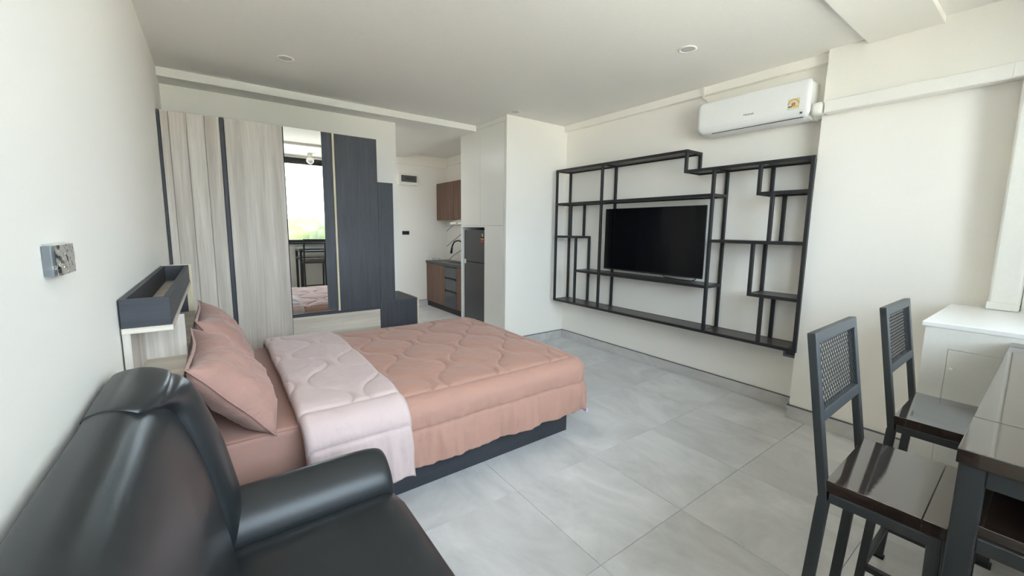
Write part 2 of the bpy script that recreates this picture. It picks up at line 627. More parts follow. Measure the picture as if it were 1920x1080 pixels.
# ------------------------------------------------------------------ window wall behind the camera
wx0, wx1, wz0, wz1 = -0.20, 2.9, 1.045, 2.64
mb = MB()
mb.box(XH - 0.15, 3.9, YWIN - 0.15, YWIN, -0.1, wz0)
mb.box(XH - 0.15, 3.9, YWIN - 0.15, YWIN, wz1, 2.8)
mb.box(XH - 0.15, wx0, YWIN - 0.15, YWIN, wz0, wz1)
mb.box(wx1, 3.9, YWIN - 0.15, YWIN, wz0, wz1)
struct(mb.build('wall_window', 'paint'))
win = struct(MB().box(wx0, wx1, YWIN - 0.11, YWIN - 0.03, wz0, wz0 + 0.05).build('window_1', 'frameblack', bevel=0.003))
MB().box(wx0, wx1, YWIN - 0.11, YWIN - 0.03, wz1 - 0.11, wz1).build('frame_head', 'frameblack', win, bevel=0.003)
for k, x in enumerate((wx0, 0.98, 2.2, wx1 - 0.05)):
    MB().box(x, x + 0.05, YWIN - 0.1, YWIN - 0.04, wz0 + 0.05, wz1 - 0.11).build('frame_stile', 'frameblack', win, bevel=0.003)
for a, b in ((wx0 + 0.05, 0.98), (1.03, 2.2), (2.25, wx1 - 0.05)):
    MB().box(a, b, YWIN - 0.073, YWIN - 0.067, wz0 + 0.05, wz1 - 0.11).build('pane', 'glass', win)
struct(MB().box(wx0 - 0.05, wx1 + 0.05, YWIN - 0.03, YWIN + 0.05, wz0 - 0.03, wz0).build('window_sill', 'frameblack', bevel=0.004))

# ------------------------------------------------------------------ wardrobe
YF = 4.12
wd = thing('wardrobe', 'tall wardrobe with bleached oak and charcoal doors and a long mirror', 'wardrobe', (0.53, 4.4, 0))
MB().box(-0.289 + 0.003, 1.344, YF + 0.03, YW - 0.005, 0, 2.262).build('body', 'navy', wd)
MB().box(-0.286, -0.272, YF, YF + 0.03, 0, 2.268).build('side_edge', 'navy', wd)
od = plabel(MB().box(-0.27, 0.094, YF + 0.012, YF + 0.03, 0.02, 2.266).build('door', 'oak', wd), 'oak door with upright grooves')
gx = (-0.27, -0.221, -0.114, -0.003, 0.094)
for a, b in zip(gx, gx[1:]):
    MB().box(a + 0.0025, b - 0.0025, YF, YF + 0.014, 0.02, 2.266).build('slat', 'oak', od, bevel=0.002)
MB().box(0.096, 0.125, YF + 0.004, YF + 0.03, 0.02, 2.272).build('handle_strip', 'navy', wd, bevel=0.002)
plabel(MB().box(0.127, 0.536, YF - 0.012, YF + 0.03, 0.02, 2.268).build('door', 'oak', wd, bevel=0.0015), 'plain bleached oak door')
# mirror door: glass tilted slightly toward the floor
md = plabel(MB().box(0.541, 0.936, YF - 0.002, YF + 0.03, 0.60, 2.268).build('door', 'navy', wd, bevel=0.0015), 'charcoal door carrying the mirror')
mg = MB()
tl = 0.0105
mg.prism([(YF - 0.0045, 0.614), (YF - 0.0045 - tl, 2.266), (YF - 0.0005, 2.266), (YF - 0.0005, 0.614)], 'x', 0.543, 0.845)
mg.build('mirror', 'mirror', md)
MB().box(0.541, 0.936, YF - 0.014, YF + 0.0, 0.604, 0.612).build('chrome_rail', 'chrome', md)
MB().box(0.938, 0.956, YF - 0.01, YF + 0.03, 0.60, 2.268).build('edge_strip', 'oakedge', wd, bevel=0.001)
plabel(MB().box(0.958, 1.350, YF - 0.006, YF + 0.03, 0.586, 2.266).build('door', 'navy', wd, bevel=0.0015), 'plain charcoal door')
MB().box(0.539, 1.344, YF - 0.008, YF + 0.03, 0.575, 0.600).build('rail', 'navyx', wd)
MB().box(0.539, 1.342, YF - 0.006, YF + 0.03, 0.30, 0.572).build('drawer', 'oakx', wd, bevel=0.0015)
MB().box(0.539, 1.342, YF - 0.006, YF + 0.03, 0.02, 0.296).build('drawer', 'oakx', wd, bevel=0.0015)

sc_ = thing('side_cabinet', 'charcoal stepped side cabinet with a narrow tower and low box beside the wardrobe', 'cabinet', (1.55, 4.4, 0))
MB().box(1.352, 1.506, YF - 0.004, YW - 0.005, 0.653, 1.856).build('tower', 'navy', sc_, bevel=0.001)
MB().box(1.346, 1.748, YF - 0.004, YW - 0.005, 0.0, 0.632).build('box', 'navy', sc_, bevel=0.001)
MB().box(1.346, 1.748, YF - 0.008, YW - 0.005, 0.632, 0.653).build('top_board', 'navyy', sc_, bevel=0.001)
plabel(MB().box(1.748, 1.764, YF - 0.008, YW - 0.005, 0.0, 0.655).build('end_panel', 'oakedge', sc_, bevel=0.001), 'pale oak edged end panel')

# ------------------------------------------------------------------ headboard shelf
HX0, HX1, HY0, HY1 = -0.283, -0.146, 1.93, 3.42
hb = thing('headboard_shelf', 'oak headboard shelf with a charcoal tray on top behind the pillows', 'headboard', (-0.21, 2.68, 0))
tr_ = MB()
tw = 0.018
tray = tr_.box(HX0, HX1, HY0, HY0 + tw, 1.042, 1.146).build('tray_panel', 'navyx', hb, bevel=0.001)
MB().box(HX0, HX1, HY1 - tw, HY1, 1.042, 1.146).build('tray_panel', 'navyx', hb, bevel=0.001)
MB().box(HX0, HX0 + tw, HY0 + tw, HY1 - tw, 1.042, 1.146).build('tray_panel', 'navyy', hb, bevel=0.001)
MB().box(HX1 - tw, HX1, HY0 + tw, HY1 - tw, 1.042, 1.146).build('tray_panel', 'navyy', hb, bevel=0.001)
plabel(MB().box(HX0, HX1 + 0.004, HY0 - 0.004, HY1, 1.022, 1.042).build('shelf_board', 'oakx', hb, bevel=0.001), 'pale oak board under the tray')
plabel(MB().box(HX0 + tw, HX1 - tw, HY0 + tw, HY1 - tw, 1.042, 1.05).build('tray_bottom', 'oakx', hb), 'oak tray bottom')
MB().box(HX0, HX0 + 0.022, HY0, HY1, 0.0, 1.022).build('back_panel', 'oak', hb, bevel=0.001)
MB().box(HX0 + 0.022, HX1 + 0.02, 2.25, 2.268, 0.84, 1.022).build('divider', 'oak', hb, bevel=0.001)
MB().box(HX0 + 0.022, HX1 + 0.02, HY0, HY1, 0.822, 0.84).build('shelf_board', 'oakx', hb, bevel=0.001)
MB().box(HX0 + 0.022, HX1 + 0.006, HY0 + 0.01, HY1, 0.0, 0.822).build('lower_panel', 'oak', hb, bevel=0.001)
plabel(MB().box(HX0 + 0.022, HX0 + 0.03, 2.268, HY1, 0.84, 1.022).build('niche_panel', 'navyy', hb), 'charcoal niche back')
plabel(MB().box(HX0 + 0.022, HX1 - 0.018, HY1 - 0.03, HY1 - 0.012, 0.84, 1.022).build('divider', 'navy', hb), 'charcoal end divider')
MB().box(HX0, HX1 + 0.012, HY1, HY1 + 0.02, 0.0, 1.15).build('end_panel', 'oakedge', hb, bevel=0.001)

# ------------------------------------------------------------------ bed
BX0, BX1, BY0, BY1 = -0.115, 1.93, 1.95, 3.45
bed = thing('bed', 'low charcoal platform bed under the rose bedding', 'bed', (0.9, 2.7, 0))
MB().box(BX0, BX1, BY0, BY0 + 0.02, 0, 0.285).build('side_board', 'navyx', bed, bevel=0.001)
MB().box(BX0, BX1, BY1 - 0.02, BY1, 0, 0.285).build('side_board', 'navyx', bed, bevel=0.001)
MB().box(BX1 - 0.02, BX1, BY0 + 0.02, BY1 - 0.02, 0, 0.285).build('foot_board', 'navyy', bed, bevel=0.001)
MB().box(BX0, BX1 - 0.02, BY0 + 0.02, BY1 - 0.02, 0.255, 0.284).build('platform', 'navyx', bed)
mt_ = MB().box(BX0 + 0.005, 1.90, BY0 + 0.005, BY1 - 0.005, 0.2865, 0.515)
mat_o = mt_.build('mattress', 'rosesheet', bevel=0.03, seg=4, smooth=True)
tag(mat_o, 'mattress in a rose fitted sheet on the platform bed', 'mattress')
mp = MB()
z_ = 0.509
mp.tube([(BX0 + 0.03, BY0 + 0.012, z_ - 0.003), (0.4, BY0 + 0.012, z_ - 0.003), (1.88, BY0 + 0.012, z_ - 0.003)], 0.0035)
mp.build('piping', 'rosesheet', mat_o, smooth=True)

# comforter: a sheet laid over the bed with rounded drops, quilted with wavy seams
EX, EY0, EY1, RR = 1.95, 1.965, 3.44, 0.085


def sgnp(v, p):
    return math.copysign(abs(v) ** p, v)


def quilt_d(a, b, b_lo, b_hi, a_hi):
    """distance to the nearest wavy seam (seams run across the bed)"""
    best = 1
    if b_lo < b < b_hi and a < a_hi:
        h, lam, A = 0.215, 0.54, 0.075
        k0 = round(a / h)
        for k in (k0 - 1, k0, k0 + 1):
            ph = 2 * PI * (b - 1.9) / lam + (PI if k % 2 else 0)
            x = k * h + A * sgnp(math.sin(ph), 0.75)
            sl = A * 2 * PI / lam * abs(math.cos(ph)) * 0.9
            best = min(best, abs(a - x) / math.sqrt(1 + sl * sl))
        best = min(best, b - b_lo, b_hi - b, a_hi - a)
    else:
        da = max(0, a - a_hi)
        db = max(0, b_lo - b, b - b_hi)
        best = max(da, db) if (da or db) else 0
        # second stitch line half way down the drop
        best = min(best, abs(max(da, db) - 0.20))
    return best


def drape(a, b, lift, hem, flare=0.06, head=None, quilt=True):
    """cloth coordinates (a along the bed, b across it) to a point on the draped sheet"""
    ex = max(0, a - EX)
    ey = max(0, EY0 - b, b - EY1)
    sy = -1 if b < EY0 else 1
    ax, ay = min(a, EX), min(max(b, EY0), EY1)
    d = (ex ** 5 + ey ** 5) ** 0.2 if (ex or ey) else 0
    top = 0.515 + lift
    mid = math.sin(min(1, max(0, (ay - EY0) / (EY1 - EY0))) * PI) ** 0.5
    top += 0.02 * mid * (1 - 0.4 * max(0, (ax - 1.3) / 0.7))
    r = RR + lift
    if d > 0:
        l = math.hypot(ex, ey)
        nx, ny = ex / l, sy * ey / l
        q = r * PI / 2
        if d < q:
            t = d / r
            off, z = r * math.sin(t), top - r + r * math.cos(t)
        else:
            off, z = r + (d - q) * flare, top - r - (d - q)
        P = Vector((ax + nx * off, ay + ny * off, z))
        N = Vector((nx * math.sin(min(d / r, PI / 2)), ny * math.sin(min(d / r, PI / 2)), math.cos(min(d / r, PI / 2))))
    else:
        P, N = Vector((ax, ay, top)), Vector((0, 0, 1))
    hang = max(0, d - r)
    if quilt:
        q = quilt_d(a, b, EY0 - 0.01, EY1 + 0.01, EX + 0.0)
        puff = 0.011 * (1 - math.exp(-(q / 0.008))) + 0.009 * min(1, q / 0.09) - 0.006
        P += N * puff
    wr = noise.noise(Vector((a * 3.1, b * 3.1, 1.7))) * 0.006
    if hang > 0:
        s_ = a if ey > ex else b
        wr += hang * 0.10 * noise.noise(Vector((s_ * 7, hang * 2, 5.1))) + hang * 0.065 * noise.noise(Vector((s_ * 19, hang * 5, 9.1))) + hang * 0.016 * noise.noise(Vector((s_ * 45, hang * 9, 3.1)))
    wr += 0.0022 * noise.noise(Vector((a * 26, b * 26, 2.2)))
    P += N * wr
    P.z = max(P.z, 0.03)
    return P


cf = thing('comforter', 'quilted rose comforter spread over the bed, its pale pink underside folded back', 'comforter', (1.1, 2.7, 0.5))
DROP = 0.40
mb = MB()
a0, a1, b0_, b1_ = 0.50, EX + 0.36, EY0 - DROP, EY1 + DROP
mb.grid(270, 310, lambda u, v: drape(a0 + (a1 - a0) * u, b0_ + (b1_ - b0_) * v, 0.012, 0))
qt = mb.build('quilt_top', ['rose', 'palepink'], cf, smooth=True)
sd = qt.modifiers.new('thickness', 'SOLIDIFY')
sd.thickness = 0.016
sd.offset = -1
sd.material_offset = 1
fa0, fa1 = 0.25, 0.728


def fold_fn(u, v):
    a = fa0 + (fa1 - fa0) * u
    b = (EY0 - 0.47) + (EY1 + 0.4 - EY0 + 0.47) * v
    e0 = min(1, u / 0.07)
    e1 = min(1, (1 - u) / 0.06)
    lift = 0.018 + 0.034 * math.sqrt(max(0, 1 - (1 - e0) ** 2)) - 0.016 * (1 - e1) ** 2
    P = drape(a, b, lift, 0, flare=0.03)
    # the band leans a little toward the foot on the drop, like the photo
    dr = max(0, EY0 - b)
    P.x += 0.06 * dr - 0.05 * max(0, (b - 2.4)) * 0.0
    return P


mb = MB().grid(90, 300, fold_fn)
fb = plabel(mb.build('folded_band', 'palepink', cf, smooth=True), 'pale pink folded-back band')
sd = fb.modifiers.new('thickness', 'SOLIDIFY')
sd.thickness = 0.012
sd.offset = -1
tg = MB().box(2.035, 2.05, 1.862, 1.89, 0.135, 0.165).build('care_tag', 'tagviolet', cf, bevel=0.002)
plabel(tg, 'pale violet care tag')


def pillow(name, label, origin, ex, ey, en, L, H, T, seed, group):
    """ex/ey/en: unit axes (length, height, out of the face)"""
    ex, ey, en = Vector(ex).normalized(), Vector(ey).normalized(), Vector(en).normalized()
    og = Vector(origin)

    def side(sg):
        def fn(u, v):
            a, b = 2 * u - 1, 2 * v - 1
            pin = 1 - 0.07 * (1 - abs(b) ** 2) * 0 
            sa = a * (1 - 0.05 * (1 - b * b))
            sb = b * (1 - 0.10 * (1 - a * a))
            th = T * (max(0, 1 - a ** 4) ** 0.62) * (max(0, 1 - b ** 4) ** 0.62)
            nz = noise.noise(Vector((a * 2.3 + seed, b * 2.3, seed))) * 0.22 + noise.noise(Vector((a * 6 + seed, b * 5, seed * 2))) * 0.11
            nz += 0.05 * noise.noise(Vector((a * 15, b * 13, seed)))
            th *= 1 + nz
            sag = -0.03 * (1 - a * a) * max(0, b)
            return og + ex * (sa * L / 2) + ey * (sb * H / 2 + sag) + en * (sg * th / 2 + 0.015 * noise.noise(Vector((a * 1.4, b * 1.4, seed * 3))))
        return fn
    mb = MB()
    mb.grid(44, 34, side(1))
    mb.grid(44, 34, side(-1))
    bmesh.ops.remove_doubles(mb.bm, verts=mb.bm.verts, dist=0.0008)
    o = mb.build(name, 'rosepillow', smooth=True)
    # flat flange round the pillow case
    fl = MB()
    n_ = 60
    def edge(t, k):
        s4 = (t * 4) % 4
        q = int(s4)
        f = s4 - q
        a, b = [(-1 + 2 * f, -1), (1, -1 + 2 * f), (1 - 2 * f, 1), (-1, 1 - 2 * f)][q]
        sa = a * (1 - 0.05 * (1 - b * b))
        sb = b * (1 - 0.10 * (1 - a * a))
        wv = 0.002 * math.sin(t * 40 + seed)
        return og + ex * (sa * (L / 2 + k)) + ey * (sb * (H / 2 + k)) + en * (wv + 0.015 * noise.noise(Vector((a * 1.4, b * 1.4, seed * 3))))
    fl.grid(n_ * 2, 1, lambda u, v: edge(u % 1.0, -0.010 + 0.016 * v))
    f_ = fl.build('flange', 'rosepillow', o, smooth=True)
    s = f_.modifiers.new('thickness', 'SOLIDIFY')
    s.thickness = 0.003
    return tag(o, label, 'pillow', group)


PILLOW_A = dict(origin=(0.025, 2.185, 0.715), ex=(-0.005, 0.6, 0.028), ey=(-0.275, -0.115, 0.383), en=(0.80, 0.0, 0.58), L=0.61, H=0.485, T=0.19)
PILLOW_B = dict(origin=(0.01, 2.92, 0.725), ex=(0.0, 1, 0.02), ey=(-0.24, 0.03, 0.40), en=(0.86, 0, 0.5), L=0.64, H=0.46, T=0.18)
pillow('pillow', 'rose pillow beside the sofa, leaning on the headboard in front of the other', **PILLOW_A, seed=1.3, group='rose bed pillows')
pillow('pillow', 'rose pillow beside the wardrobe, half hidden behind the nearer one', **PILLOW_B, seed=4.1, group='rose bed pillows')

# ------------------------------------------------------------------ sofa
SY0, SY1 = 0.12, 1.645
sofa = thing('sofa', 'black leather two-seat sofa standing against the white wall beside the bed', 'sofa', (0.1, 0.9, 0))


def rounded_block(x0, x1, y0, y1, z0, z1, dome=0.0, r=0.06, nx=14, ny=22, nz=8):
    """superellipsoid-ish cushion with generous round edges"""
    mb = MB()
    cx, cy, cz = (x0 + x1) / 2, (y0 + y1) / 2, (z0 + z1) / 2
    hx, hy, hz = (x1 - x0) / 2, (y1 - y0) / 2, (z1 - z0) / 2
    bmesh.ops.create_cube(mb.bm, size=2)
    bmesh.ops.subdivide_edges(mb.bm, edges=list(mb.bm.edges), cuts=11, use_grid_fill=True)
    for v in mb.bm.verts:
        p = Vector((v.co.x * hx, v.co.y * hy, v.co.z * hz))
        c = Vector((max(-hx + r, min(hx - r, p.x)), max(-hy + r, min(hy - r, p.y)), max(-hz + r, min(hz - r, p.z))))
        d = p - c
        if d.length > 1e-6:
            p = c + d.normalized() * min(r, d.length if False else r)
        if dome and v.co.z > 0.2:
            p.z += dome * (1 - v.co.x ** 2) * (1 - v.co.y ** 4)
        v.co = Vector((cx, cy, cz)) + p
    return mb


ab = 0.19
rounded_block(-0.24, 0.50, SY0 + 0.03, SY1 - 0.03, 0.06, 0.30, r=0.03).build('base', 'leather', sofa, smooth=True)
rounded_block(-0.10, 0.525, SY0 + ab - 0.005, SY1 - ab + 0.01, 0.20, 0.405, dome=0.016, r=0.055).build('seat', 'leather', sofa, smooth=True)
# arms: padded rolls sloping in toward the seat
for y0, y1, s in ((SY1 - ab, SY1, 1), (SY0, SY0 + ab, -1)):
    mb = MB()
    xs = [-0.16, 0.0, 0.2, 0.36, 0.455, 0.50, 0.515, 0.52]
    sc2 = [1, 1, 1, 1, 0.985, 0.94, 0.86, 0.74]
    prof = [(0.0, 0.10), (0.0, 0.36), (0.005, 0.405), (0.03, 0.455), (0.075, 0.495), (0.125, 0.515), (0.165, 0.508), (0.188, 0.48), (0.19, 0.42), (0.185, 0.10)]
    def arm(u, v, y0=y0, y1=y1, s=s):
        fi = u * (len(xs) - 1)
        i = min(int(fi), len(xs) - 2)
        f = fi - i
        x = xs[i] * (1 - f) + xs[i + 1] * f
        k = sc2[i] * (1 - f) + sc2[i + 1] * f
        fj = v * (len(prof) - 1)
        j = min(int(fj), len(prof) - 2)
        g = fj - j
        py = prof[j][0] * (1 - g) + prof[j + 1][0] * g
        pz = prof[j][1] * (1 - g) + prof[j + 1][1] * g
        py = 0.095 + (py - 0.095) * k
        pz = 0.28 + (pz - 0.28) * k
        return (x, (y0 + py) if s > 0 else (y1 - py), pz)
    mb.grid(len(xs) - 1, len(prof) - 1, arm)
    e = [ed for ed in mb.bm.edges if ed.is_boundary]
    bmesh.ops.holes_fill(mb.bm, edges=e)
    mb.build('arm', 'leather', sofa, smooth=True, subsurf=2)

# back: front panel, head roll and end rolls
def spline(pts, t):
    n = len(pts) - 1
    f = t * n
    i = min(int(f), n - 1)
    f -= i
    P = [Vector(pts[max(0, min(n, i + k))]) for k in (-1, 0, 1, 2)]
    return 0.5 * ((2 * P[1]) + (P[2] - P[0]) * f + (2 * P[0] - 5 * P[1] + 4 * P[2] - P[3]) * f * f + (3 * P[1] - P[0] - 3 * P[2] + P[3]) * f ** 3)


bp_ = [(-0.012, 0.30), (-0.02, 0.40), (-0.032, 0.48), (-0.051, 0.588), (-0.076, 0.71), (-0.106, 0.81), (-0.132, 0.884), (-0.156, 0.932),
       (-0.182, 0.957), (-0.215, 0.969), (-0.250, 0.967), (-0.272, 0.952), (-0.279, 0.90), (-0.279, 0.60), (-0.279, 0.2)]
YA, YE = SY0 + 0.17, SY1 - 0.17


def frame_at(u):
    q = spline(bp_, u)
    t = (spline(bp_, min(1, u + 0.02)) - spline(bp_, max(0, u - 0.02))).normalized()
    return q, Vector((t.y, -t.x))


def panel(u, v):
    """front and top of the back in one sweep, a shallow cushion between the two end rolls"""
    y = YA + (YE - YA) * u
    q, nr = frame_at(v)
    pf = 0.03 * math.sin(PI * u) ** 0.55 * max(0, min(1, (0.55 - v) / 0.25)) * min(1, v / 0.1 + 0.3)
    pf += 0.006 * noise.noise(Vector((y * 3, v * 3, 3)))
    return (q.x + nr.x * pf, y, q.y + nr.y * pf)


MB().grid(72, 60, panel).build('back_panel', 'leather', sofa, smooth=True)


def end_half(u):
    """where the end roll starts: it widens into a cap over the top of the back"""
    k = max(0, min(1, (u - 0.40) / 0.16))
    k = k * k * (3 - 2 * k)
    return 0.185 + 0.17 * k


for sg, yo in ((1, SY1), (-1, SY0)):
    def roll_(u, v, sg=sg, yo=yo):
        q, nr = frame_at(u)
        wd_ = end_half(u)
        amp = 0.058 if u < 0.45 else max(0.005, 0.058 - (u - 0.45) * 0.24)
        amp *= min(1, 0.45 + u * 3.2)
        if v < 0.75:
            th = PI * v / 0.75
            # skewed so that the crest sits near the outer third
            sn = math.sin(th)
            off = amp * sn ** 0.75 if sn > 0 else 0
            pos = 0.5 - 0.5 * math.cos(th)
            pos = pos ** 0.9
            crease = math.exp(-((u - 0.50) / 0.008) ** 2) * 0.016 * sn
            off -= crease
            tail = 0
        else:
            off, pos, tail = 0, 1, (v - 0.75) / 0.25
        y_in = wd_ * (1 - pos) + 0.002
        px, pz = q.x + nr.x * off, q.y + nr.y * off
        if tail:
            px = px * (1 - tail) + (-0.2) * tail
            pz = pz * (1 - tail) + min(pz, 0.80) * tail
        return (max(px, -0.284), yo - sg * y_in, pz)
    MB().grid(110, 36, roll_).build('back_end_roll', 'leather', sofa, smooth=True)
    sm = []
    for k in range(8, 88):
        u = k / 110
        q, nr = frame_at(u)
        sm.append((q.x + nr.x * 0.002, yo - sg * (end_half(u) - 0.004), q.y + nr.y * 0.002))
    MB().tube(sm, 0.0022, 6).build('seam', 'leather', sofa, smooth=True)
mb = MB().box(-0.262, -0.17, SY0 + 0.02, SY1 - 0.02, 0.15, 0.86)
mb.build('back_core', 'leather', sofa, bevel=0.02)
for x in (-0.2, 0.42):
    for y in (SY0 + 0.08, SY1 - 0.08):
        MB().cyl((x, y), 0.022, 0, 0.08, n=14).build('foot', 'black', sofa)

# ------------------------------------------------------------------ wall rack and television
rk = thing('wall_rack', 'black metal wall rack of open shelves around the television', 'shelf', (XT - 0.125, 2.4, 1.3))
xf, xb, T_ = XT - 0.25 + 0.0125, XT - 0.0135, 0.025


def upright(y, z0, z1, both=True):
    MB().bar((xf, y, z0), (xf, y, z1), T_).build('upright', 'blackmetal', rk, bevel=0.0015, seg=1)
    if both:
        y = YRB if y == YR else y
        MB().bar((xb, y, z0), (xb, y, z1), T_).build('upright', 'blackmetal', rk, bevel=0.0015, seg=1)


YL, YR = 3.715, 1.094
YRB = 1.134   # the back of the rack stops short of the pier
Z0, Z1, ZL = 0.54, 1.93, 2.107
upright(YL, Z0, ZL)
upright(3.006, Z0, ZL)
upright(3.465, 1.337, 1.705)
upright(3.371, Z0, 1.312)
upright(1.79, Z0, Z1)
upright(1.432, 1.712, Z1)
upright(1.333, 1.339, 1.69)
upright(1.44, 0.927, 1.316)
upright(1.346, Z0, 0.905)
upright(YR, Z0, Z1)
upright(2.047, Z1, ZL)


def shelf(z, ya, yb, board=True, cross=()):
    """a ladder of tube with a thin board let into it; ya > yb"""
    a, b = ya + T_ / 2, yb - T_ / 2
    end = yb == YR
    for x in (xf, xb):
        if end and x == xb:
            b = YRB - T_ / 2
        MB().bar((x, a, z), (x, b, z), T_ - 0.0008).build('rail', 'blackmetal', rk, bevel=0.0015, seg=1)
    yb = YRB if end else yb
    for y in (ya, yb) + tuple(cross):
        MB().bar((xf + T_ / 2, y, z), (xb - T_ / 2, y, z), T_ - 0.0012).build('cross_bar', 'blackmetal', rk, bevel=0.0015, seg=1)
    if board:
        plabel(MB().box(xf + T_ / 2, xb - T_ / 2, yb + T_ / 2, ya - T_ / 2, z - 0.001, z + 0.011).build('shelf_board', 'shelfwood', rk), 'dark brown shelf board')


shelf(ZL, YL, 2.047, cross=(3.006,))
shelf(1.713, YL, 1.79, cross=(3.006,))
shelf(1.324, YL, 3.371)
shelf(0.932, 3.371, 1.79, cross=(3.006,))
shelf(Z0 - 0.0, YL, YR, cross=(3.006, 1.79))
shelf(Z1, 2.047, YR, cross=(1.79,))
shelf(1.701, 1.432, YR)
shelf(1.328, 1.79, YR)
shelf(0.916, 1.44, YR)

tvx = XT - 0.13
tv = thing('television', 'large black flat television hung inside the wall rack', 'television', (tvx, 2.46, 1.3))
MB().box(tvx + 0.006, tvx + 0.018, 1.892, 3.029, 0.984, 1.637).build('cabinet', 'tvplastic', tv, bevel=0.003)
MB().box(tvx, tvx + 0.006, 1.890, 3.031, 0.982, 0.996).build('bezel', 'tvplastic', tv)
MB().box(tvx, tvx + 0.006, 1.890, 3.031, 0.996, 1.639).build('screen', 'screen', tv, bevel=0.0008, seg=1)
MB().box(tvx + 0.018, tvx + 0.045, 2.05, 2.87, 1.04, 1.40).build('rear_housing', 'tvplastic', tv, bevel=0.008)
MB().box(tvx + 0.045, XT - 0.002, 2.2, 2.7, 1.15, 1.38).build('wall_mount', 'tvplastic', tv)
text('Hisense', 'lettering', 'logogrey', tv, (tvx - 0.0006, 2.46, 0.989), (PI / 2, 0, -PI / 2), 0.016)
cb = MB()
cpts = [spline([(2.30, 0.99), (2.28, 0.965), (2.20, 0.957), (2.10, 0.953), (2.02, 0.952), (1.97, 0.966), (1.955, 0.995)], k / 30) for k in range(31)]
cb.tube([(tvx + 0.02, q.x, q.y) for q in cpts], 0.004)
tag(cb.build('television_cable', 'black', smooth=True), 'thin black cable looping below the television onto the shelf', 'cable')

# ------------------------------------------------------------------ air conditioner
ACY0, ACY1, ACX = 1.155, 1.985, XT - 0.215
ac = thing('air_conditioner', 'white split air conditioner high on the wall above the rack', 'air conditioner', (XT - 0.1, 1.57, 2.22))
prof = [(XT - 0.002, 2.222), (XT - 0.10, 2.215), (XT - 0.155, 2.222), (XT - 0.175, 2.232), (XT - 0.195, 2.245), (XT - 0.195, 2.462), (XT - 0.185, 2.479), (XT - 0.002, 2.479)]
MB().prism(prof, 'y', ACY0 + 0.022, ACY1 - 0.022).build('body', 'acwhite', ac, bevel=0.004, smooth=True, angle=35)
# rounded front panel curving back under
mb = MB()
fpz = [(XT - 0.19, 2.487), (XT - 0.207, 2.483), (XT - 0.215, 2.468), (XT - 0.217, 2.40), (XT - 0.217, 2.30), (XT - 0.211, 2.268), (XT - 0.198, 2.244), (XT - 0.182, 2.230)]


def acp(u, v):
    q = spline(fpz, v)
    hh = q.y
    r = 0.035
    y0, y1 = ACY0, ACY1
    for zc, sgn in ((2.485 - r, 1),):
        dz = (hh - zc) * sgn
        if dz > 0:
            ins = r - math.sqrt(max(0, r * r - min(dz, r) ** 2))
            y0 += ins
            y1 -= ins
    if hh < 2.275:
        t = (2.275 - hh) / 0.05
        y0 += 0.022 * t * t
        y1 -= 0.03 * t * t
    return (q.x, y0 + (y1 - y0) * u, q.y)


mb.grid(24, 40, acp)
o = mb.build('front_panel', 'acwhite', ac, smooth=True)
s = o.modifiers.new('thickness', 'SOLIDIFY')
s.thickness = 0.01
s.offset = -1
MB().box(XT - 0.186, XT - 0.17, 1.205, 1.865, 2.2255, 2.2305).build('air_slot', 'acgrey', ac)
MB().prism([(XT - 0.182, 2.2255), (XT - 0.13, 2.2105), (XT - 0.128, 2.2145), (XT - 0.18, 2.229)], 'y', 1.205, 1.865).build('louver', 'acwhite', ac)
text('Hisense', 'lettering', 'logogrey', ac, (XT - 0.2178, 1.565, 2.318), (PI / 2, 0, -PI / 2), 0.024)
ex = XT - 0.2176
st_ = MB().box(ex - 0.0004, ex, 1.222, 1.297, 2.288, 2.362).build('energy_label', 'labelgreen', ac)
def arc(r0, r1, t0, t1, cy, cz, x, n=18):
    mb = MB()
    pts = [(cy + r1 * math.cos(t0 + (t1 - t0) * i / n), cz + r1 * math.sin(t0 + (t1 - t0) * i / n)) for i in range(n + 1)]
    pts += [(cy + r0 * math.cos(t1 + (t0 - t1) * i / n), cz + r0 * math.sin(t1 + (t0 - t1) * i / n)) for i in range(n + 1)]
    mb.prism(pts, 'x', x - 0.0003, x)
    return mb
arc(0.029, 0.036, 0, PI, 1.26, 2.322, ex - 0.0005).build('label_arc', 'orange', st_)
arc(0.0, 0.012, 0, 2 * PI * 0.999, 1.26, 2.322, ex - 0.0009).build('label_disc', 'red', st_)
MB().box(ex - 0.001, ex - 0.0005, 1.228, 1.262, 2.298, 2.312).build('label_block', 'yellow', st_)
MB().box(ex - 0.001, ex - 0.0005, 1.268, 1.293, 2.303, 2.312).build('label_block', 'labelblue', st_)
text('5', 'label_numeral', 'labelwhite', st_, (ex - 0.0016, 1.26, 2.322), (PI / 2, 0, -PI / 2), 0.018, extr=0.0002)
MB().box(ex - 0.0004, ex, 1.20, 1.216, 2.246, 2.26).build('display_mark', 'logogrey', ac)

